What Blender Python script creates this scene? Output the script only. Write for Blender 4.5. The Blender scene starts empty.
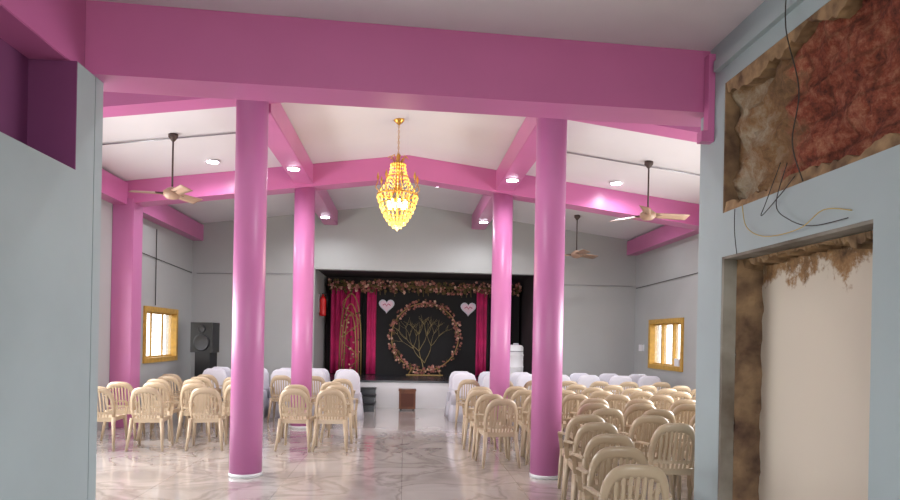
import bpy, bmesh, math, random
from mathutils import Vector, Matrix
random.seed(7)
S=bpy.context.scene
try: S.view_settings.view_transform='Standard'
except Exception: pass
def lin(c):
    return tuple(((v/255)/12.92 if v/255<=0.04045 else (((v/255)+0.055)/1.055)**2.4) for v in c)+(1,)
# ---------------- materials
def mat(name,col,rough=.6,metal=0,var=0.0,scale=3,bump=0,emit=None,es=0,spec=.5,col2=None,detail=4):
    m=bpy.data.materials.new(name); m.use_nodes=True
    nt=m.node_tree; p=nt.nodes['Principled BSDF']
    c=lin(col); p.inputs['Base Color'].default_value=c
    p.inputs['Roughness'].default_value=rough; p.inputs['Metallic'].default_value=metal
    p.inputs['Specular IOR Level'].default_value=spec
    if var>0 or col2:
        tc=nt.nodes.new('ShaderNodeTexCoord'); n=nt.nodes.new('ShaderNodeTexNoise')
        n.inputs['Scale'].default_value=scale; n.inputs['Detail'].default_value=detail
        nt.links.new(tc.outputs['Object'],n.inputs['Vector'])
        r=nt.nodes.new('ShaderNodeValToRGB')
        r.color_ramp.elements[0].position=.3; r.color_ramp.elements[1].position=.7
        c2=lin(col2) if col2 else tuple(v*(1-var) for v in c[:3])+(1,)
        r.color_ramp.elements[0].color=c2; r.color_ramp.elements[1].color=c
        nt.links.new(n.outputs['Fac'],r.inputs['Fac']); nt.links.new(r.outputs['Color'],p.inputs['Base Color'])
        if bump:
            b=nt.nodes.new('ShaderNodeBump'); b.inputs['Strength'].default_value=bump; b.inputs['Distance'].default_value=.02
            nt.links.new(n.outputs['Fac'],b.inputs['Height']); nt.links.new(b.outputs['Normal'],p.inputs['Normal'])
    if emit:
        p.inputs['Emission Color'].default_value=lin(emit); p.inputs['Emission Strength'].default_value=es
    return m
PINK=mat('pink_paint',(190,112,162),.38,var=.06,scale=2)
PINKB=mat('pink_beam_paint',(198,110,162),.3,var=.08,scale=1.5)
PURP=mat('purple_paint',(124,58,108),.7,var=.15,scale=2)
GREY=mat('grey_wall_paint',(172,174,173),.7,var=.07,scale=1.2)
BLUEG=mat('bluegrey_wall_paint',(162,177,180),.6,var=.12,scale=1.3,detail=8)
WHITE=mat('ceiling_white',(220,216,220),.7,var=.05,scale=1)
SLAB=mat('slab_white',(226,220,225),.8,var=.08,scale=1)
BEIGE=mat('chair_plastic',(184,164,138),.28,var=.06,scale=8)
CLOTHW=mat('white_cloth',(212,211,220),.9,var=.05,scale=6)
BLACK=mat('black_cloth',(16,15,17),.8,var=.3,scale=8)
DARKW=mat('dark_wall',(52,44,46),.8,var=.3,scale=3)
MAG=mat('magenta_cloth',(205,38,108),.7,var=.35,scale=4)
GOLD=mat('gold_metal',(215,165,80),.3,metal=.8)
GOLDD=mat('gold_paint',(160,132,76),.4,metal=.3)
TREEG=mat('antique_gold_wire',(160,142,96),.4,metal=.3)
CRYS=mat('crystal_warm',(255,225,130),.1,emit=(255,200,80),es=1.0)
BULB=mat('bulb_glow',(255,240,190),.3,emit=(255,225,150),es=14)
LAMP=mat('downlight_glow',(255,255,255),.3,emit=(240,240,255),es=30)
WHITEP=mat('white_plastic',(225,225,228),.4)
BLACKP=mat('black_plastic',(22,22,25),.45)
WOOD=mat('window_wood',(205,160,70),.45,var=.3,scale=12)
WOODB=mat('brown_wood',(120,72,45),.5,var=.35,scale=9)
STEEL=mat('steel',(160,160,165),.35,metal=.8)
FANR=mat('fan_rod_dark',(70,55,50),.5)
FANB=mat('fan_blade',(165,135,115),.45)
RED=mat('red_enamel',(190,25,25),.35)
GRAN=mat('dark_granite',(52,54,60),.25,var=.4,scale=40)
STAGEW=mat('white_tile',(222,222,224),.25,var=.04,scale=3)
FLW=mat('flowers_cream',(228,196,172),.8,col2=(170,96,96),scale=14,detail=1)
FLP=mat('flowers_blush',(190,126,112),.8,col2=(108,60,56),scale=10,detail=1)
LEAF=mat('leaves_dark',(70,76,42),.8,col2=(110,80,45),scale=15)
WIRE=mat('wire_black',(45,40,36),.6)
WIREY=mat('wire_yellow',(190,165,90),.6)
GROUND=mat('outside_ground',(170,150,115),.9,col2=(120,125,80),scale=.6)
HEDGE=mat('hedge_leaves',(90,120,60),.9,col2=(45,70,35),scale=4)
GLASS=mat('window_glass',(240,240,235),.05); GLASS.node_tree.nodes['Principled BSDF'].inputs['Alpha'].default_value=.3
def floor_mat():
    m=bpy.data.materials.new('marble_tile_floor'); m.use_nodes=True; nt=m.node_tree; p=nt.nodes['Principled BSDF']
    N=nt.nodes.new; L=nt.links.new
    tc=N('ShaderNodeTexCoord')
    n1=N('ShaderNodeTexNoise'); n1.inputs['Scale'].default_value=1.3; n1.inputs['Detail'].default_value=9; n1.inputs['Distortion'].default_value=.8
    L(tc.outputs['Object'],n1.inputs['Vector'])
    r=N('ShaderNodeValToRGB'); e=r.color_ramp.elements
    e[0].position=.3; e[0].color=lin((170,162,158)); e[1].position=.75; e[1].color=lin((206,200,195))
    a=e.new(.46); a.color=lin((193,186,181)); a=e.new(.5); a.color=lin((166,157,153)); a=e.new(.55); a.color=lin((196,189,184))
    L(n1.outputs['Fac'],r.inputs['Fac'])
    br=N('ShaderNodeTexBrick'); br.offset=0; br.inputs['Scale'].default_value=1
    br.inputs['Brick Width'].default_value=1.2; br.inputs['Row Height'].default_value=.8; br.inputs['Mortar Size'].default_value=.003
    br.inputs['Color1'].default_value=(1,1,1,1); br.inputs['Color2'].default_value=(.93,.93,.93,1); br.inputs['Mortar'].default_value=(.6,.58,.58,1)
    L(tc.outputs['Object'],br.inputs['Vector'])
    mx=N('ShaderNodeMix'); mx.data_type='RGBA'; mx.blend_type='MULTIPLY'; mx.inputs['Factor'].default_value=1
    L(r.outputs['Color'],mx.inputs['A']); L(br.outputs['Color'],mx.inputs['B']); L(mx.outputs['Result'],p.inputs['Base Color'])
    p.inputs['Roughness'].default_value=.14; p.inputs['Specular IOR Level'].default_value=.9; p.inputs['IOR'].default_value=1.5
    p.inputs['Coat Weight'].default_value=.5; p.inputs['Coat Roughness'].default_value=.09
    return m
FLOOR=floor_mat()
def masonry(name,ysplit,kind):
    m=bpy.data.materials.new(name); m.use_nodes=True; nt=m.node_tree; p=nt.nodes['Principled BSDF']
    N=nt.nodes.new; L=nt.links.new
    tc=N('ShaderNodeTexCoord'); sp=N('ShaderNodeSeparateXYZ'); L(tc.outputs['Object'],sp.inputs[0])
    n=N('ShaderNodeTexNoise'); n.inputs['Scale'].default_value=5; n.inputs['Detail'].default_value=9; n.inputs['Roughness'].default_value=.7
    L(tc.outputs['Object'],n.inputs['Vector'])
    lat=N('ShaderNodeTexNoise'); lat.inputs['Scale'].default_value=9; lat.inputs['Detail'].default_value=12; lat.inputs['Roughness'].default_value=.8
    L(tc.outputs['Object'],lat.inputs['Vector'])
    lr=N('ShaderNodeValToRGB'); e=lr.color_ramp.elements
    e[0].position=.36; e[0].color=lin((86,44,36)); e[1].position=.64; e[1].color=lin((206,146,114)); a=e.new(.5); a.color=lin((164,84,62))
    L(lat.outputs['Fac'],lr.inputs['Fac'])
    cb=N('ShaderNodeCombineXYZ'); L(sp.outputs['Y'],cb.inputs['X']); L(sp.outputs['Z'],cb.inputs['Y'])
    va=N('ShaderNodeVectorMath'); va.operation='MULTIPLY_ADD'; L(n.outputs['Color'],va.inputs[0]); va.inputs[1].default_value=(.09,.09,0); L(cb.outputs[0],va.inputs[2])
    bk=N('ShaderNodeTexBrick'); bk.inputs['Scale'].default_value=1; bk.inputs['Brick Width'].default_value=.4; bk.inputs['Row Height'].default_value=.22
    bk.inputs['Mortar Size'].default_value=.02; bk.inputs['Mortar Smooth'].default_value=1
    bk.inputs['Color1'].default_value=(1,1,1,1); bk.inputs['Color2'].default_value=(.8,.74,.72,1); bk.inputs['Mortar'].default_value=(.5,.5,.45,1)
    L(va.outputs[0],bk.inputs['Vector'])
    lm=N('ShaderNodeMix'); lm.data_type='RGBA'; lm.blend_type='MULTIPLY'; lm.inputs['Factor'].default_value=.8
    L(lr.outputs['Color'],lm.inputs['A']); L(bk.outputs['Color'],lm.inputs['B'])
    n2=N('ShaderNodeTexNoise'); n2.inputs['Scale'].default_value=2.6; n2.inputs['Detail'].default_value=10; n2.inputs['Roughness'].default_value=.75
    L(tc.outputs['Object'],n2.inputs['Vector'])
    tan=N('ShaderNodeValToRGB'); e=tan.color_ramp.elements
    e[0].position=.34;e[0].color=lin((84,64,48)); e[1].position=.64; e[1].color=lin((192,178,154)); a=e.new(.5); a.color=lin((158,122,84))
    L(n2.outputs['Fac'],tan.inputs['Fac'])
    ma=N('ShaderNodeMath'); ma.operation='SUBTRACT'; ma.inputs[0].default_value=ysplit
    L(sp.outputs['Y' if kind=='brick' else 'Z'],ma.inputs[1])
    mb=N('ShaderNodeMath'); mb.operation='MULTIPLY_ADD'; L(n2.outputs['Fac'] if kind=='brick' else n.outputs['Fac'],mb.inputs[0]); mb.inputs[1].default_value=1.6 if kind=='brick' else .9
    L(ma.outputs[0],mb.inputs[2])
    mr=N('ShaderNodeMapRange'); mr.inputs['From Min'].default_value=.42 if kind!='brick' else .75; mr.inputs['From Max'].default_value=.5 if kind!='brick' else .95
    L(mb.outputs[0],mr.inputs['Value'])
    mx=N('ShaderNodeMix'); mx.data_type='RGBA'; L(mr.outputs[0],mx.inputs['Factor'])
    L(tan.outputs['Color'],mx.inputs['A'])
    if kind=='brick': L(lm.outputs['Result'],mx.inputs['B'])
    else: mx.inputs['B'].default_value=lin((214,204,188))
    L(mx.outputs['Result'],p.inputs['Base Color'])
    if kind=='brick':
        b=N('ShaderNodeBump'); b.inputs['Strength'].default_value=1; b.inputs['Distance'].default_value=.05
        L(lat.outputs['Fac'],b.inputs['Height']); L(b.outputs['Normal'],p.inputs['Normal'])
    p.inputs['Roughness'].default_value=.95
    return m
BRICK=masonry('exposed_laterite',3.95,'brick')
PANEL=masonry('cream_panel_rubble',1.98,'panel')
RUB=mat('rubble_plaster',(168,138,102),.95,col2=(90,68,50),scale=9,bump=.8,detail=9)
STAIN=mat('exposed_jamb_laterite',(158,130,98),.9,col2=(70,48,40),scale=5,bump=.8,detail=10)
JAMB=mat('bare_concrete_jamb',(150,146,136),.9,col2=(98,88,76),scale=3,bump=.4,detail=8)

# ---------------- builder
class B:
    def __init__(s): s.bm=bmesh.new(); s.m=[]; 
    def face(s,vs,mt,sm=False):
        try: f=s.bm.faces.new(vs)
        except ValueError: return
        if mt not in s.m: s.m.append(mt)
        f.material_index=s.m.index(mt); f.smooth=sm
    def box(s,x0,x1,y0,y1,z0,z1,mt,M=None):
        P=[Vector((x,y,z)) for z in (z0,z1) for x,y in ((x0,y0),(x1,y0),(x1,y1),(x0,y1))]
        if M: P=[M@p for p in P]
        v=[s.bm.verts.new(p) for p in P]
        for q in ((0,3,2,1),(4,5,6,7),(0,1,5,4),(1,2,6,5),(2,3,7,6),(3,0,4,7)): s.face([v[i] for i in q],mt)
    def loft(s,rings,mt,sm=True,cap=True,closed=True):
        R=[[s.bm.verts.new(p) for p in r] for r in rings]; n=len(R[0])
        for a,b in zip(R,R[1:]):
            for i in range(n if closed else n-1):
                j=(i+1)%n; s.face([a[i],a[j],b[j],b[i]],mt,sm)
        if cap: s.face(R[0][::-1],mt); s.face(R[-1],mt)
    def tube(s,pts,r,mt,seg=8,sm=True):
        pts=[Vector(p) for p in pts]; n=len(pts)
        rs=r if isinstance(r,(list,tuple)) else [r]*n
        rings=[]; ref=None
        for i,p in enumerate(pts):
            d=(pts[min(i+1,n-1)]-pts[max(i-1,0)]).normalized()
            if ref is None: ref=Vector((0,0,1)) if abs(d.z)<.9 else Vector((0,1,0))
            u=d.cross(ref).normalized(); w=u.cross(d).normalized(); ref=w
            rings.append([p+rs[i]*(math.cos(2*math.pi*k/seg)*u+math.sin(2*math.pi*k/seg)*w) for k in range(seg)])
        s.loft(rings,mt,sm)
    def ribbon(s,pts,w,t,side,mt):
        pts=[Vector(p) for p in pts]; n=len(pts); side=Vector(side).normalized(); rings=[]
        for i,p in enumerate(pts):
            d=(pts[min(i+1,n-1)]-pts[max(i-1,0)]).normalized(); nn=d.cross(side).normalized()
            ww=w[i] if isinstance(w,list) else w
            rings.append([p+side*ww/2+nn*t/2,p-side*ww/2+nn*t/2,p-side*ww/2-nn*t/2,p+side*ww/2-nn*t/2])
        s.loft(rings,mt,False)
    def sheet(s,f,nu,nv,off,mt,sm=True):
        A=[[s.bm.verts.new(f(i/nu,j/nv)) for j in range(nv+1)] for i in range(nu+1)]
        off=Vector(off)
        C=[[s.bm.verts.new(Vector(a.co)+off) for a in r] for r in A]
        for i in range(nu):
            for j in range(nv):
                s.face([A[i][j],A[i+1][j],A[i+1][j+1],A[i][j+1]],mt,sm)
                s.face([C[i][j],C[i][j+1],C[i+1][j+1],C[i+1][j]],mt,sm)
        for i in range(nu):
            s.face([A[i][0],C[i][0],C[i+1][0],A[i+1][0]],mt); s.face([A[i][nv],A[i+1][nv],C[i+1][nv],C[i][nv]],mt)
        for j in range(nv):
            s.face([A[0][j],A[0][j+1],C[0][j+1],C[0][j]],mt); s.face([A[nu][j],C[nu][j],C[nu][j+1],A[nu][j+1]],mt)
    def lathe(s,prof,c,mt,seg=20,sm=True):
        cx,cy=c
        s.loft([[Vector((cx+r*math.cos(2*math.pi*k/seg),cy+r*math.sin(2*math.pi*k/seg),z)) for k in range(seg)] for r,z in prof],mt,sm)
    def gem(s,p,r,h,mt,seg=4):
        p=Vector(p); t=s.bm.verts.new(p+Vector((0,0,h))); b=s.bm.verts.new(p-Vector((0,0,h)))
        a0=random.random(); R=[s.bm.verts.new(p+Vector((r*math.cos(a0+2*math.pi*k/seg),r*math.sin(a0+2*math.pi*k/seg),0))) for k in range(seg)]
        for k in range(seg):
            j=(k+1)%seg; s.face([R[k],R[j],t],mt); s.face([R[j],R[k],b],mt)
    def flower(s,p,r,mt,n=(0,-1,0)):
        p=Vector(p); n=Vector(n).normalized(); u=n.orthogonal().normalized(); w=n.cross(u)
        a0=random.random()*6
        c=s.bm.verts.new(p+n*r*.5)
        K=10; R=[]
        for k in range(K):
            a=a0+2*math.pi*k/K; rr=r*(1 if k%2 else .62)
            R.append(s.bm.verts.new(p+rr*(math.cos(a)*u+math.sin(a)*w)+n*r*(.25 if k%2 else .05)))
        bk=s.bm.verts.new(p-n*r*.4)
        for k in range(K):
            j=(k+1)%K; s.face([R[k],R[j],c],mt); s.face([R[j],R[k],bk],mt)
    def mesh(s,name,bevel=0,scale=None):
        if bevel: bmesh.ops.bevel(s.bm,geom=s.bm.edges[:],offset=bevel,segments=2,affect='EDGES',clamp_overlap=True)
        if scale:
            for v in s.bm.verts: v.co=Vector((v.co.x*scale[0],v.co.y*scale[1],v.co.z*scale[2]))
        bmesh.ops.recalc_face_normals(s.bm,faces=s.bm.faces[:])
        me=bpy.data.meshes.new(name); s.bm.to_mesh(me); s.bm.free()
        for m in s.m: me.materials.append(m)
        return me
    def done(s,name,loc=(0,0,0),rz=0,bevel=0):
        return put(name,s.mesh(name,bevel),loc,rz)
def put(name,me,loc=(0,0,0),rz=0):
    o=bpy.data.objects.new(name,me); S.collection.objects.link(o); o.location=loc; o.rotation_euler=(0,0,rz); return o

# ---------------- shell parameters
XL,XR,YB=-4.6,5.2,14.4
def cz(x): return 4.45-.13*abs(x)
WY0,WY1,WZ0,WZ1=11.8,13.5,.95,1.97
def quick(name,*boxes,bevel=0):
    b=B()
    for bx in boxes: b.box(*bx)
    return b.done(name,bevel=bevel)
quick('floor',(-5.2,5.8,-3.5,16.9,-.2,0,FLOOR))
quick('ground_outside',(-40,40,-30,45,-.5,-.3,GROUND))
def hedge(x,y0,y1,name):
    b=B()
    for k in range(60):
        y=random.uniform(y0,y1); r=random.uniform(.4,.9); z=random.uniform(-.2,.9)
        xx=x+random.uniform(-.8,.8)
        b.loft([[Vector((xx+r*math.sin(p_)*math.cos(2*math.pi*k2/9)*random.uniform(.8,1.2),y+r*math.sin(p_)*math.sin(2*math.pi*k2/9),z+r*math.cos(p_))) for k2 in range(9)] for p_ in (.2,.8,1.4,2.0,2.7)],HEDGE,False)
    b.done(name)
hedge(-12,8,26,'hedge'); hedge(13,8,26,'hedge')
def sidewall(name,x0,x1,yo0,yo1):
    quick(name,(x0,x1,4.7,yo0,0,4.1,GREY),(x0,x1,yo0,yo1,0,.9,GREY),(x0,x1,yo0,yo1,2.5,4.1,GREY),(x0,x1,yo1,WY0,0,4.1,GREY),
      (x0,x1,WY0,WY1,0,WZ0,GREY),(x0,x1,WY0,WY1,WZ1,4.1,GREY),(x0,x1,WY1,YB+.25,0,4.1,GREY))
sidewall('wall_left',XL-.22,XL,5.8,9.6)
sidewall('wall_right',XR,XR+.22,5.8,9.6)
AX0,AX1,AZ=-1.98,2.92,2.96
quick('wall_back',(XL,AX0,YB,YB+.25,0,4.7,GREY),(AX1,XR,YB,YB+.25,0,4.7,GREY),(AX0,AX1,YB,YB+.25,AZ,4.7,GREY))
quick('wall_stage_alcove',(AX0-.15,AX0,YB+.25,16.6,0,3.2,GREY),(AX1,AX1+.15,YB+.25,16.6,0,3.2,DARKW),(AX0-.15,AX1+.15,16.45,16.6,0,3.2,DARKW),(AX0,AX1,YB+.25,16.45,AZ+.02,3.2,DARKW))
b=B()
for sx,xe in ((-1,XL-.22),(1,XR+.22)):
    P=[(0,4.45),(xe,cz(xe)),(xe,cz(xe)+.12),(0,4.57)]
    b.loft([[Vector((x,4.5,z)) for x,z in P],[Vector((x,YB+.2,z)) for x,z in P]],WHITE,False)
b.done('ceiling')
def gable_beam(b,y0,y1,d,mt):
    for xe in (XL,XR):
        P=[(0,cz(0)-d),(xe,cz(xe)-d),(xe,cz(xe)-.002),(0,cz(0)-.002)]
        b.loft([[Vector((x,y0,z)) for x,z in P],[Vector((x,y1,z)) for x,z in P]],mt,False)
b=B(); gable_beam(b,10.54,10.88,.36,PINKB); b.done('roof_beam_cross')
b=B(); gable_beam(b,6.95,7.25,.22,PINKB); b.done('roof_beam_cross')
for x,z in ((-1.66,4.27),(1.59,4.28)):
    quick('roof_beam_long',(x-.15,x+.15,7.25,YB,3.93,z-.03,PINKB),bevel=.008)
quick('trim_1',(XL,XL+.22,7.2,YB,3.5,3.84,PINKB))
quick('trim_2',(XR-.22,XR,7.2,YB,3.45,3.76,PINKB))
quick('wall_pillar',(XL,XL+.32,10.52,10.9,0,3.6,PINK),bevel=.01)
COLS=[]
def column(x,y,top,r=.168):
    b=B(); COLS.append((x,y))
    b.lathe([(r+.004,0),(r+.006,.035),(r+.001,.04)],(0,0),STAGEW,32)
    b.lathe([(r,.035),(r*.985,1.5),(r*.985,top)],(0,0),PINK,32)
    b.done('round_column',(x,y,0))
column(-1.66,7.05,4.1); column(1.57,7.05,4.1); column(-1.66,10.72,4.02); column(1.59,10.72,4.02)

# ---------------- anteroom / front opening
LX,RX=-2.14,2.3
SZ=3.24; CZ=3.74
YL,YR=4.56,4.84
def yf(x): return YL+(YR-YL)*(x-LX)/(RX-LX)
def skew(name,x0,x1,d0,d1,z0,z1,m,dz=0,y0abs=None):
    b=B()
    R=[]
    for x,zz in ((x0,0),(x1,dz)):
        y=yf(x); ya=y+d0 if y0abs is None else y0abs
        R.append([Vector((x,ya,z0+zz)),Vector((x,y+d1,z0+zz)),Vector((x,y+d1,z1)),Vector((x,ya,z1))])
    b.loft(R,m,False); return b.done(name)
skew('front_beam',LX-.3,RX+.3,0,.33,SZ,CZ-.001,PINKB,.03)
skew('wall_front_upper',XL-.2,XR+.2,.12,.3,CZ,4.72,WHITE)
skew('wall_front_left',XL,LX,.05,.16,0,4.2,BLUEG)
skew('wall_front_right',RX,XR,.02,.14,0,4.2,BLUEG)
skew('ceiling_anteroom',LX-.4,RX+.4,0,.115,CZ,CZ+.15,SLAB,0,-3.5)
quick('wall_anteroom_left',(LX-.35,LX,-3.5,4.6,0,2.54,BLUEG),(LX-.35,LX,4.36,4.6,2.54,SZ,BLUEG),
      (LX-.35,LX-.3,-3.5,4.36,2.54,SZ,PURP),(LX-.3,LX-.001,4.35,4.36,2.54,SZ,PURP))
quick('anteroom_beam_left',(LX-.35,LX-.05,-3.5,4.56,SZ,CZ,PINKB),bevel=.005)
DY0,DY1,DZ=3.06,4.6,2.13
LT=2.45; BT=3.4
WT=RX+.35
quick('wall_anteroom_right',(RX,WT,DY1,YR+.02,0,CZ,BLUEG),(RX,WT,-3.5,DY0,0,DZ,BLUEG),
      (RX,WT,-3.5,DY1,DZ,LT,BLUEG),(RX,WT,-3.5,DY1,BT,CZ,BLUEG),(RX,WT,-3.5,.8,LT,BT,BLUEG),
      (RX-.04,RX,-3.5,DY1+.1,BT+.12,BT+.2,BLUEG))
b=B()
def fb(u,v):
    y=.8+u*(DY1-.8); z=LT+v*(BT-LT)
    return Vector((RX+.09+.04*math.sin(y*9+z*7)*math.sin(z*13-y*3)+.02*math.sin(y*23)*math.sin(z*29)+random.uniform(-.012,.012),y,z))
b.sheet(fb,80,20,(.05,0,0),BRICK,False)
b.box(RX+.002,RX+.2,DY1-.015,DY1-.001,LT,BT,STAIN)
b.done('wall_exposed_masonry')
b=B()
def rim(y0,y1,z,dirn,amp,mt,x0,x1,n=110):
    a=[]; h=amp*.5
    for i in range(n+1):
        y=y0+(y1-y0)*i/n; h=min(amp,max(amp*.08,h+random.uniform(-.28,.28)*amp))
        a.append((y,z+dirn*h))
    b.loft([[Vector((x0,y,z)),Vector((x0+.012,y,hh)),Vector((x1+.01,y,hh)),Vector((x1,y,z))] for y,hh in a],mt,False)
rim(.8,DY1,BT,-1,.12,RUB,RX+.003,RX+.14); rim(.8,DY1,LT,1,.08,RUB,RX+.003,RX+.14)
rim(DY0,DY1-.035,DZ-.021,-1,.1,RUB,RX+.14,RX+.28)
b.done('broken_plaster_edge')
b=B(); b.box(RX+.3,RX+.35,DY0,DY1,0,DZ,PANEL); b.done('door_infill_panel')
b=B(); b.box(RX+.003,RX+.1,DY1-.03,DY1,0,DZ,JAMB)
b.sheet(lambda u,v:Vector((RX+.1+.2*u,DY1-.03+.015*math.sin(v*40+u*3)*math.sin(v*17)+random.uniform(-.006,.006),DZ*v)),6,60,(0,.015,0),STAIN,False)
b.box(RX+.003,RX+.13,DY0,DY1-.03,DZ-.02,DZ,JAMB); b.done('door_1')
b=B()
def wire(pts,r,m):
    P=[]; pts=[Vector(p) for p in pts]; pts=[pts[0]]+pts+[pts[-1]]
    for i in range(1,len(pts)-2):
        for k in range(6):
            t=k/6; p0,p1,p2,p3=pts[i-1:i+3]
            P.append(.5*((2*p1)+(p2-p0)*t+(2*p0-5*p1+4*p2-p3)*t*t+(3*p1-p0-3*p2+p3)*t**3))
    P.append(pts[-1]); b.tube(P,r,m,5)
X=RX-.012
wire([(X-.05,3.72,3.73),(X-.05,3.74,3.4),(X-.01,3.66,3.0),(X-.02,3.7,2.7),(X,3.62,2.45)],.004,WIRE)
wire([(X,3.85,2.62),(X-.03,3.95,2.4),(X-.03,4.0,2.32),(X-.02,3.8,2.42),(X,3.7,2.5)],.003,WIRE)
wire([(X,4.3,2.45),(X-.02,4.2,2.28),(X-.03,3.95,2.18),(X-.03,3.6,2.17),(X-.02,3.4,2.24),(X,3.2,2.2)],.003,WIREY)
wire([(X,3.78,2.6),(X-.03,3.84,2.36),(X-.03,3.7,2.24),(X-.02,3.5,2.17),(X-.02,3.2,2.16)],.003,WIRE)
wire([(X,4.4,2.44),(X-.02,4.36,2.28),(X,4.36,2.12)],.003,WIRE)
b.done('hanging_electric_wires')
b=B(); b.box(RX-.05,RX-.001,YR-.09,YR-.012,3.1,CZ-.06,PINKB); b.box(RX-.1,RX-.001,YR-.09,YR-.012,3.02,3.1,PINKB); b.done('beam_bracket')
b=B()
b.tube([(-4.3,8.7,cz(4.3)-.02),(-1.85,8.7,cz(1.85)-.02)],.01,STEEL); b.tube([(1.8,9,cz(1.8)-.02),(5.1,9,cz(5.1)-.02)],.01,STEEL)
b.tube([(XL+.02,12.3,3.4),(XL+.02,12.3,2.0)],.008,WIRE); b.tube([(XL+.02,11.1,2.9),(XL+.02,14.3,2.8)],.007,WIRE)
b.tube([(XL+.02,11.25,3.0),(XL+.02,11.25,1.6)],.012,WIRE)
b.tube([(XR-.02,11,2.75),(XR-.02,14.3,2.7)],.007,WIRE); b.tube([(3,YB-.02,2.75),(5.1,YB-.02,2.75)],.006,STEEL)
b.tube([(-4.5,YB-.02,2.8),(-2,YB-.02,2.85)],.006,STEEL)
b.done('wall_wiring_conduit')
b=B()
for (x,y,z) in ((XR-.03,12.0,1.05),(XR-.03,13.9,1.3)): b.box(x-.02,x+.03,y-.1,y+.1,z,z+.14,WHITEP)
b.box(XL,XL+.04,11.15,11.35,1.45,1.65,WHITEP)
b.done('switch_boards')

# ---------------- windows
def window(name,xw,sx):
    b=B(); y0,y1,z0,z1=WY0,WY1,WZ0,WZ1; f=.09
    a,c=sorted((xw-sx*.03,xw+sx*.13))
    b.box(a,c,y0,y1,z0,z0+f,WOOD); b.box(a,c,y0,y1,z1-f,z1,WOOD); b.box(a,c,y0,y0+f,z0+f,z1-f,WOOD); b.box(a,c,y1-f,y1,z0+f,z1-f,WOOD)
    for t in (1/3,2/3):
        ym=y0+(y1-y0)*t; b.box(xw+sx*.05-.02,xw+sx*.05+.06*sx+.02,ym-.03,ym+.03,z0+f,z1-f,WOOD)
    xc=xw+sx*.08
    w=(y1-y0)/3
    for k in range(3):
        ya=y0+k*w+.06; yb_=y0+(k+1)*w-.06; g=.03
        b.box(xc-.015,xc+.015,ya,yb_,z0+f,z0+f+g,WOOD); b.box(xc-.015,xc+.015,ya,yb_,z1-f-g,z1-f,WOOD)
    b.box(xc-.003,xc+.003,y0+f,y1-f,z0+f,z1-f,GLASS)
    b.done(name)
window('window_1',XL,-1); window('window_2',XR,1)
for nm,x in (('unseen_window_left',XL-.12),('unseen_window_right',XR+.12)):  # out-of-view side windows, added with their wall openings to let light in
    b=B()
    for y in (5.8,7.05,8.3,9.54): b.box(x-.04,x+.04,y,y+.06,.9,2.5,WOOD)
    b.box(x-.04,x+.04,5.8,9.6,.9,.96,WOOD); b.box(x-.04,x+.04,5.8,9.6,2.44,2.5,WOOD); b.done(nm)

# ---------------- stage
SH=.58; SY=13.85
quick('stage_platform',(AX0+.01,3.3,SY,YB-.001,0,SH-.04,STAGEW),(AX0+.01,AX1-.01,YB,16.4,0,SH-.04,STAGEW),
      (AX0+.01,3.3,SY-.03,YB-.001,SH-.04,SH,GRAN),(AX0+.01,AX1-.01,YB,16.4,SH-.04,SH,GRAN))
b=B()
for k in range(3):
    h=.145*(k+1); y=SY-.03-.27*(3-k); b.box(-1.25,-.58,y,SY-.032,h-.145,h-.025,GRAN); b.box(-1.26,-.57,y-.02,SY-.032,h-.025,h,BLACKP)
b.done('stage_steps')
BY=16.0
b=B()
b.box(-1.86,2.85,BY+.1,BY+.14,SH,2.78,BLACK)
b.box(-.7,1.76,BY,BY+.1,SH,2.72,BLACK)
def cloth(x0,x1,mt,n,y=BY+.02,amp=.035,z0=SH+.01,z1=2.72):
    b.sheet(lambda u,v:Vector((x0+(x1-x0)*u,y-amp*(1+math.sin(u*n*2*math.pi+.6*v)),z0+(z1-z0)*v)),n*8,5,(0,.02,0),mt)
cloth(-1.8,-1.1,MAG,6); cloth(-1.1,-.93,BLACK,2); cloth(-.93,-.7,MAG,2); cloth(1.76,2.02,MAG,2)
cloth(2.02,2.18,BLACK,1); cloth(2.18,2.6,MAG,4)
b.done('stage_backdrop')
b=B()
for i in range(520):
    x=random.uniform(-1.85,2.85); sw=.05*abs(math.sin((x+1.85)*2.6))
    z=2.76+random.uniform(-.14,.13)-sw
    b.flower((x,BY-.12+random.uniform(-.05,.05),z),random.uniform(.025,.055),random.choice([FLW,FLP,FLP,LEAF,LEAF]),(random.uniform(-.5,.5),-1,random.uniform(-.5,.5)))
for k in range(40):
    x=-1.8+k*.117; l=random.uniform(.05,.25)
    b.tube([(x,BY-.1,2.72),(x+.02,BY-.1,2.72-l)],.012,LEAF,5)
b.tube([(-1.86,BY-.08,2.74),(2.86,BY-.08,2.74)],.03,LEAF)
b.done('flower_garland')
RC=Vector((.5,BY-.1,1.52)); RR=.82
b=B()
b.tube([RC+Vector((RR*math.cos(a/32*2*math.pi),0,RR*math.sin(a/32*2*math.pi))) for a in range(33)],.014,GOLDD,6)
for i in range(420):
    a=random.uniform(0,2*math.pi)
    dens=.45+.55*abs(math.cos(a-.9))
    if random.random()>dens: continue
    r=RR+random.uniform(-.09,.09)
    b.flower(RC+Vector((r*math.cos(a),-.03+random.uniform(-.03,.03),r*math.sin(a))),random.uniform(.022,.045),random.choice([FLW,FLP,FLP,LEAF]),(random.uniform(-.4,.4),-1,random.uniform(-.4,.4)))
for sx in (-.3,.3): b.tube([RC+Vector((sx,0,-.76)),(RC.x+sx*1.3,RC.y,SH+.02)],.015,GOLDD,6)
b.box(RC.x-.45,RC.x+.45,RC.y-.08,RC.y+.02,SH,SH+.02,GOLDD)
b.done('floral_ring_stand')
b=B()
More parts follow.
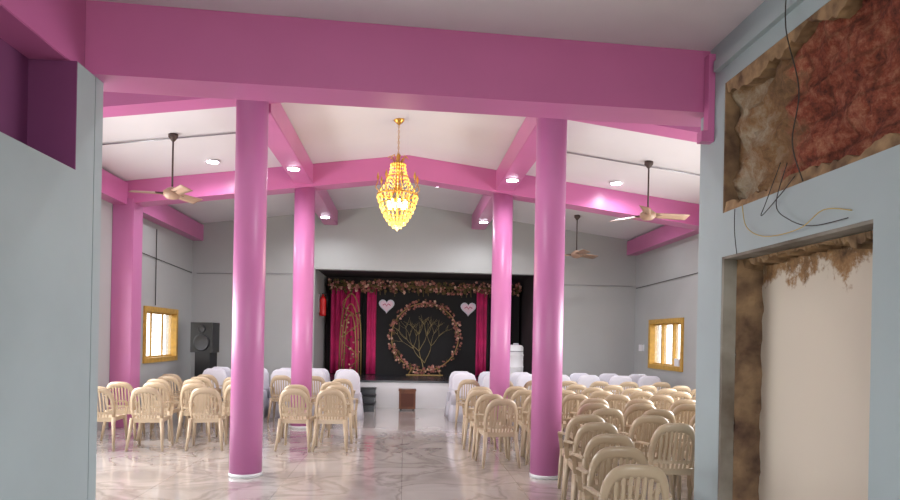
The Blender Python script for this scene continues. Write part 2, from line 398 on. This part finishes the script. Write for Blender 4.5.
def branch(p,d,l,r,dep):
    pts=[p]; q=p.copy(); dd=d.copy()
    for k in range(4):
        dd=(dd+Vector((random.uniform(-.25,.25),0,random.uniform(-.05,.15)))).normalized(); q=q+dd*l/4; pts.append(q.copy())
    b.tube(pts,[r*(1-.12*k) for k in range(5)],TREEG,5)
    if dep:
        for s_ in (-1,1,.2)[:3 if dep>1 else 2]:
            a=.55*s_+random.uniform(-.1,.1); nd=Vector((dd.x*math.cos(a)+dd.z*math.sin(a),0,-dd.x*math.sin(a)+dd.z*math.cos(a)))
            branch(q,nd,l*.7,r*.65,dep-1)
TY=RC.y+.06
branch(Vector((RC.x,TY,SH+.001)),Vector((0,0,1)),.6,.014,3)
branch(Vector((RC.x,TY,SH+.3)),Vector((.5,0,.8)),.45,.01,3)
branch(Vector((RC.x,TY,SH+.3)),Vector((-.5,0,.8)),.45,.01,3)
b.done('gold_tree_decor')
b=B()
for k in range(3):
    w=.26-.06*k; h=1.95-.25*k
    b.tube([(-1.3+w*math.cos(t*math.pi/20),BY-.2-.04*k,SH+h*(math.sin(t*math.pi/20))**.6) for t in range(21)],.012,GOLDD,6)
for k in range(9):
    b.tube([(-1.3+.2*math.sin(k*1.3+t*.4),BY-.22,SH+.2+k*.18+.05*t) for t in range(6)],.008,GOLDD,5)
for i in range(50):
    b.flower((-1.3+random.uniform(-.22,.22),BY-.26,SH+random.uniform(.1,1.6)),.03,random.choice([FLP,FLW,LEAF]))
b.done('gold_arch_decor')
HP=mat('heart_pink',(232,205,218),.6)
def heart(x,z,s):
    b=B(); P=[]
    for k in range(28):
        t=k/28*2*math.pi; P.append((s*16*math.sin(t)**3/16,s*(13*math.cos(t)-5*math.cos(2*t)-2*math.cos(3*t)-math.cos(4*t))/16))
    b.loft([[Vector((a,0,c)) for a,c in P],[Vector((a,-.03,c)) for a,c in P]],CLOTHW,False)
    P=[(a*.8,c*.8) for a,c in P]
    b.loft([[Vector((a,-.03,c)) for a,c in P],[Vector((a,-.04,c)) for a,c in P]],HP,False)
    b.tube([(-s*.5,-.05,0),(-s*.2,-.05,s*.2),(0,-.05,-.02),(s*.2,-.05,s*.2),(s*.5,-.05,0)],.01,MAG,5)
    b.done('heart_sign',(x,BY-.06,z))
heart(-.45,2.27,.19); heart(1.55,2.24,.19)
b=B(); b.lathe([(.0,0),(.07,.01),(.075,.04),(.075,.38),(.05,.44),(.025,.46),(.025,.5)],(0,0),RED,16)
b.box(-.02,.09,-.015,.015,.5,.53,BLACKP); b.tube([(.02,0,.5),(.1,0,.45),(.1,0,.2)],.01,BLACKP,6); b.box(-.09,-.07,-.04,.04,.1,.5,STEEL); b.done('fire_extinguisher',(AX0+.092,15.1,1.95))
b=B(); b.lathe([(.17,.08),(.215,.1),(.225,.14),(.225,.3),(.232,.31),(.232,.33),(.225,.34),(.225,.56),(.232,.57),(.232,.59),(.225,.6),(.225,.74),(.2,.785),(.12,.8),(.05,.8)],(0,0),WHITEP,28)
b.lathe([(.06,.795),(.06,.83),(.05,.835)],(.06,0),mat('drum_cap',(190,192,200),.4),14)
b.tube([(-.2,-.12,.66),(-.1,-.24,.66),(.1,-.24,.66),(.2,-.12,.66)],.012,STEEL,6)
for a in range(4):
    t=a*math.pi/2+.78; b.tube([(.16*math.cos(t),.16*math.sin(t),.09),(.18*math.cos(t),.18*math.sin(t),0)],.015,BLACKP,6)
b.done('white_storage_drum',(2.38,14.12,SH+.003))
b=B(); b.box(-.17,.17,-.15,.15,.03,.4,WOODB); b.box(-.13,.13,-.16,-.15,.08,.35,mat('grill',(90,50,35),.7)); b.box(-.18,.18,-.16,.16,.4,.425,WOODB)
for sx in(-.13,.13):
    for sy in(-.1,.1): b.box(sx-.02,sx+.02,sy-.02,sy+.02,0,.03,BLACKP)
b.done('small_wooden_cabinet',(.08,13.5,0))
CONE=mat('speaker_cone',(45,45,50),.4)
def speaker(x,y,z,rz,nm='loudspeaker'):
    b=B(); b.loft([[Vector(p) for p in ((-.24,-.18,zz),(.24,-.18,zz),(.17,.2,zz),(-.17,.2,zz))] for zz in (z,z+.6)],BLACKP,False)
    def cone(cz_,r): b.loft([[Vector((rr*math.cos(2*math.pi*k/20),yy,cz_+rr*math.sin(2*math.pi*k/20))) for k in range(20)] for rr,yy in ((r,-.18),(r,-.2),(r*.85,-.195),(r*.35,-.185))],CONE,True)
    cone(z+.2,.17); cone(z+.47,.08)
    b.tube([(0,0,z),(0,0,.45)],.025,BLACKP)
    b.box(-.16,.16,-.14,.14,.5,z-.001,BLACKP)
    for a in range(3):
        t=a*2.094; b.tube([(0,0,.6),(.35*math.cos(t),.35*math.sin(t),.01)],.014,BLACKP,6)
    b.done(nm,(x,y,0),rz)
speaker(-3.98,13.4,1.12,-.25)

# ---------------- chandelier
b=B()
b.lathe([(.07,1.47),(.075,1.44),(.03,1.40),(.01,1.38)],(0,0),GOLD,16)
for k in range(12):
    z=1.38-k*.036; o=(k%2)
    b.tube([(.012*math.cos(t*math.pi/3)*(1-o),.012*math.cos(t*math.pi/3)*o,z-.018+.022*math.sin(t*math.pi/3)) for t in range(7)],.0035,GOLD,4)
b.lathe([(.01,1.0),(.03,.96),(.02,.9),(.06,.86),(.1,.84),(.03,.82),(.02,.6),(.05,.52),(.02,.45),(.02,.1)],(0,0),GOLD,14)
def ringt(r,z,t,m): b.tube([(r*math.cos(a*math.pi/14),r*math.sin(a*math.pi/14),z) for a in range(29)],t,m,6)
ringt(.1,.85,.008,GOLD); ringt(.14,.68,.008,GOLD); ringt(.27,.44,.012,GOLD); ringt(.235,.32,.008,GOLD); ringt(.18,.2,.008,GOLD); ringt(.11,.1,.007,GOLD)
for k in range(20):
    a=k*math.pi/10; ca,sa=math.cos(a),math.sin(a)
    for j in range(9):
        t=j/8; r=.1+.16*t**1.8; b.gem((r*ca,r*sa,.84-.39*t),.011,.022,CRYS)
    for r0,z0 in ((.27,.4),(.255,.35),(.235,.28),(.21,.22),(.18,.16),(.145,.11),(.11,.06),(.06,.02)):
        b.gem((r0*ca,r0*sa,z0),.014,.036,CRYS)
for k in range(8):
    a=k*math.pi/4+.2; ca,sa=math.cos(a),math.sin(a)
    b.tube([(.03*ca,.03*sa,.5),(.12*ca,.12*sa,.42),(.22*ca,.22*sa,.44),(.3*ca,.3*sa,.52),(.27*ca,.27*sa,.6)],.007,GOLD,5)
    b.gem((.27*ca,.27*sa,.66),.02,.07,GOLD)
    b.tube([(.05*ca,.05*sa,.88),(.1*ca,.1*sa,.96),(.14*ca,.14*sa,.93)],.007,GOLD,5)
    b.tube([(.12*ca,.12*sa,.25),(.12*ca,.12*sa,.36)],.018,BULB,6)
b.gem((0,0,.0),.03,.05,CRYS,8)
b.done('chandelier',(-.13,8.8,2.98))
def fan(x,y,rod,ang,R=.6):
    b=B(); b.lathe([(.06,0),(.06,-.04),(.02,-.09),(.01,-.1)],(0,0),FANR,14); b.tube([(0,0,-.05),(0,0,-rod)],.012,FANR)
    z=-rod; b.lathe([(.02,z+.02),(.06,z),(.11,z-.04),(.11,z-.09),(.07,z-.13),(.02,z-.14)],(0,0),FANB,18)
    for k in range(3):
        a=ang+k*2*math.pi/3; d=Vector((math.cos(a),math.sin(a),0)); n=Vector((-math.sin(a),math.cos(a),0))
        b.sheet(lambda u,v:d*(.1+(R-.1)*u)+n*(v-.5)*(.1+.05*u)+Vector((0,0,z-.07-.025*(v-.5)*2)),6,3,(0,0,.006),FANB)
        b.ribbon([d*.08+Vector((0,0,z-.06)),d*.2+Vector((0,0,z-.06))],.04,.01,n,FANR)
    b.done('ceiling_fan',(x,y,cz(x)))
fan(-3.02,8.6,.7,1.2,.5); fan(3.35,8.85,.68,.1,.6); fan(3.4,12.8,.72,.6,.6)
def downlight(x,y,z,e):
    b=B(); b.lathe([(.1,0),(.1,-.012),(.09,-.014)],(0,0),WHITEP,20); b.lathe([(.088,-.012),(.084,-.02)],(0,0),LAMP,20)
    b.done('ceiling_downlight',(x,y,z))
    l=bpy.data.lights.new('downlight_lamp','SPOT'); l.energy=e; l.spot_size=2.9; l.spot_blend=.6; l.shadow_soft_size=.08; l.color=(.97,.97,1)
    o=bpy.data.objects.new('downlight_lamp',l); S.collection.objects.link(o); o.location=(x,y,z-.04)
for x,y in ((-1.66,9.6),(1.59,9.8),(-1.66,13.4),(1.59,13.4)): downlight(x,y,3.93,72)
for x,y in ((-3.45,11.6),(3.8,12.0),(-2.9,9.9),(3.3,10.1),(0.6,12.2),(0.0,6.0)): downlight(x,y,cz(x)-.005,70)
l=bpy.data.lights.new('chandelier_light','POINT'); l.energy=30; l.color=(1,.8,.5); l.shadow_soft_size=.2
o=bpy.data.objects.new('chandelier_light',l); S.collection.objects.link(o); o.location=(-.13,8.8,2.85)

# ---------------- chairs
def yb(x,z): return -.2-.12*(z-.43)/.44+.05*(abs(x)/.22)**2
def chair_mesh():
    b=B(); m=BEIGE
    b.sheet(lambda u,v:Vector(((-.225+.45*u)*(.93+.07*v),-.21+.43*v,.44-.025*math.sin(math.pi*u)*math.sin(math.pi*min(1,v*1.1))-.03*max(0,v-.85)/.15)),8,8,(0,0,-.014),m)
    for x in (-.215,.215): b.ribbon([(x,-.2,.41),(x,.2,.41)],.012,.05,(1,0,0),m)
    for y in (-.2,.2): b.ribbon([(-.21,y,.405),(.21,y,.405)],.012,.05,(0,1,0),m)
    def bk(x,z): return Vector((x,yb(x,z),z))
    out=[];inn=[]
    for z in (.42,.49): out.append(bk(.215+(z-.42)*.1,z)); inn.append(bk(.175+(z-.42)*.05,z))
    for k in range(25):
        t=math.pi*k/24; c=math.cos(t); s_=math.sin(t); sg=1 if c>=0 else -1
        out.append(bk(.232*sg*abs(c)**.62,.55+.325*s_**.75)); inn.append(bk(.185*sg*abs(c)**.62,.55+.235*s_**.75))
    for z in (.49,.42): out.append(bk(-.215-(z-.42)*.1,z)); inn.append(bk(-.175-(z-.42)*.05,z))
    n=len(out)-1
    b.sheet(lambda u,v:out[round(u*n)].lerp(inn[round(u*n)],v)+Vector((0,-.012*math.sin(math.pi*v),0)),n,3,(0,.014,0),m)
    for x in (-.135,-.09,-.045,0,.045,.09,.135):
        c=(abs(x)/.185)**(1/.62); zt=.55+.235*max(0,1-c*c)**.375+.01
        b.ribbon([bk(x*.9,.42),bk(x,.52),bk(x,.62),bk(x,zt)],.022,.01,(1,0,0),m)
    b.ribbon([bk(x,.5) for x in (-.19,-.1,0,.1,.19)],.03,.01,(0,0,1),m)
    for sx in (-1,1):
        b.tube([(sx*.205,-.19,.44),(sx*.225,-.23,.22),(sx*.25,-.28,0)],[.032,.025,.018],m,6)
        b.tube([(sx*.21,.19,.44),(sx*.228,.215,.22),(sx*.24,.235,0)],[.032,.025,.018],m,6)
        b.ribbon([(sx*.225,yb(.22,.66)+.0,.66),(sx*.245,-.1,.652),(sx*.255,.06,.64),(sx*.253,.14,.62),(sx*.24,.19,.56),(sx*.225,.2,.43)],[.035,.04,.045,.045,.04,.035],.016,(1,0,0),m)
    return b.mesh('plastic_armchair',scale=(.87,.95,.93))
CH=chair_mesh()
def cover_mesh():
    b=B()
    def ring(z,rx,ry,cy,fold,p=.45,n=40):
        R=[]
        for k in range(n):
            t=2*math.pi*k/n; c,s_=math.cos(t),math.sin(t); f=1+fold*math.sin(t*11)
            R.append(Vector((rx*f*math.copysign(abs(c)**p,c),cy+ry*f*math.copysign(abs(s_)**p,s_),z)))
        return R
    b.loft([ring(0,.27,.28,0,.05),ring(.2,.25,.26,0,.035),ring(.42,.23,.24,0,.01),ring(.46,.22,.23,0,0),ring(.475,.2,.2,0,0)],CLOTHW)
    b.loft([ring(.3,.23,.06,-.21,.01),ring(.6,.225,.055,-.23,0),ring(.76,.215,.05,-.25,0),ring(.84,.18,.045,-.26,0,.6),ring(.875,.12,.03,-.265,0,.7)],CLOTHW)
    b.ribbon([(-.23,-.27,.52),(0,-.3,.5),(.23,-.27,.52)],.08,.02,(0,0,1),CLOTHW)
    return b.mesh('covered_banquet_chair')
CV=cover_mesh()
def J(a): return random.uniform(-a,a)
def chair(x,y,r,cov=False):
    for cx,cy in COLS:
        if abs(x-cx)<.45 and abs(y-cy)<.48: return
    put('covered_banquet_chair' if cov else 'plastic_armchair',CV if cov else CH,(x,y,0),r)
for y,xs in ((8.75,(-3.86,-3.22,-2.58,-1.42,-.92)),(9.5,(-3.95,-3.4,-2.85,-2.3,-1.5,-.95)),(10.2,(-3.7,-3.1,-2.5,-1.1)),(10.9,(-3.8,-3.25,-2.7,-1.05)),(11.5,(-3.9,-3.3,-2.7,-2.1,-1.5))):
    for x in xs: chair(x+J(.05),y+J(.06),J(.14))
for y in (12.2,12.85):
    for x in (-3.4,-2.8,-2.2,-1.65): chair(x+J(.04),y+J(.03),J(.08),True)
for x,y in ((-1.0,12.0),(-1.08,12.65)): chair(x,y,J(.1),True)
chair(1.36,3.85,-.12); chair(1.47,4.45,-.14)
for y,x0,n in ((5.04,1.58,1),(5.66,1.68,5),(6.2,1.76,5)):
    for k in range(n): chair(x0+k*.55+J(.03)+(.1 if k else 0),y+J(.04),-.1+J(.08))
for k in range(5): chair(2.1+k*.55,6.78+J(.04),-.08+J(.1))
for k in range(5): chair(2.15+k*.55,7.35+J(.04),-.08+J(.1))
chair(1.13,7.75,.08)
for y,x0,n in ((7.95,1.75,6),(8.35,1.1,1),(8.55,1.72,6),(8.98,1.08,1),(9.15,1.68,6),(9.6,1.1,1),(9.75,1.7,6),(10.35,2.2,5),(10.25,1.12,1),(11.2,1.12,7)):
    for k in range(n): chair(x0+k*.56+J(.03),y+J(.03),-.05+J(.1))
for y in (11.9,12.6):
    for k in range(7): chair(1.1+k*.57+J(.02),y+J(.03),J(.06),True)

# ---------------- light & world
w=bpy.data.worlds.new('World'); S.world=w; w.use_nodes=True
bg=w.node_tree.nodes['Background']; bg.inputs[0].default_value=(.97,.98,1,1); bg.inputs[1].default_value=6.2
def area(name,loc,rot,sx,sy,e,col=(1,1,1)):
    l=bpy.data.lights.new(name,'AREA'); l.shape='RECTANGLE'; l.size=sx; l.size_y=sy; l.energy=e; l.color=col
    o=bpy.data.objects.new(name,l); S.collection.objects.link(o); o.location=loc; o.rotation_euler=rot; return o
area('added_fill_left',(XL-.3,7.7,1.7),(0,-math.pi/2,0),1.6,3.8,240,(.98,.99,1))  # added fill lamp, shines into the hall through the unseen left opening
area('added_fill_right',(XR+.3,7.7,1.7),(0,math.pi/2,0),1.6,3.8,240,(.98,.99,1))  # matching lamp added outside the unseen right opening to brighten the hall
# ---------------- camera
cam=bpy.data.cameras.new('camera'); co=bpy.data.objects.new('camera',cam); S.collection.objects.link(co)
cam.sensor_width=36; cam.lens=26; cam.shift_y=.098; cam.clip_start=.05
co.matrix_world=Matrix.Translation((0,0,1.5))@Matrix.Rotation(math.radians(-4),4,'Z')@Matrix.Rotation(math.radians(90),4,'X')@Matrix.Rotation(math.radians(1.1),4,'Z')
S.camera=co
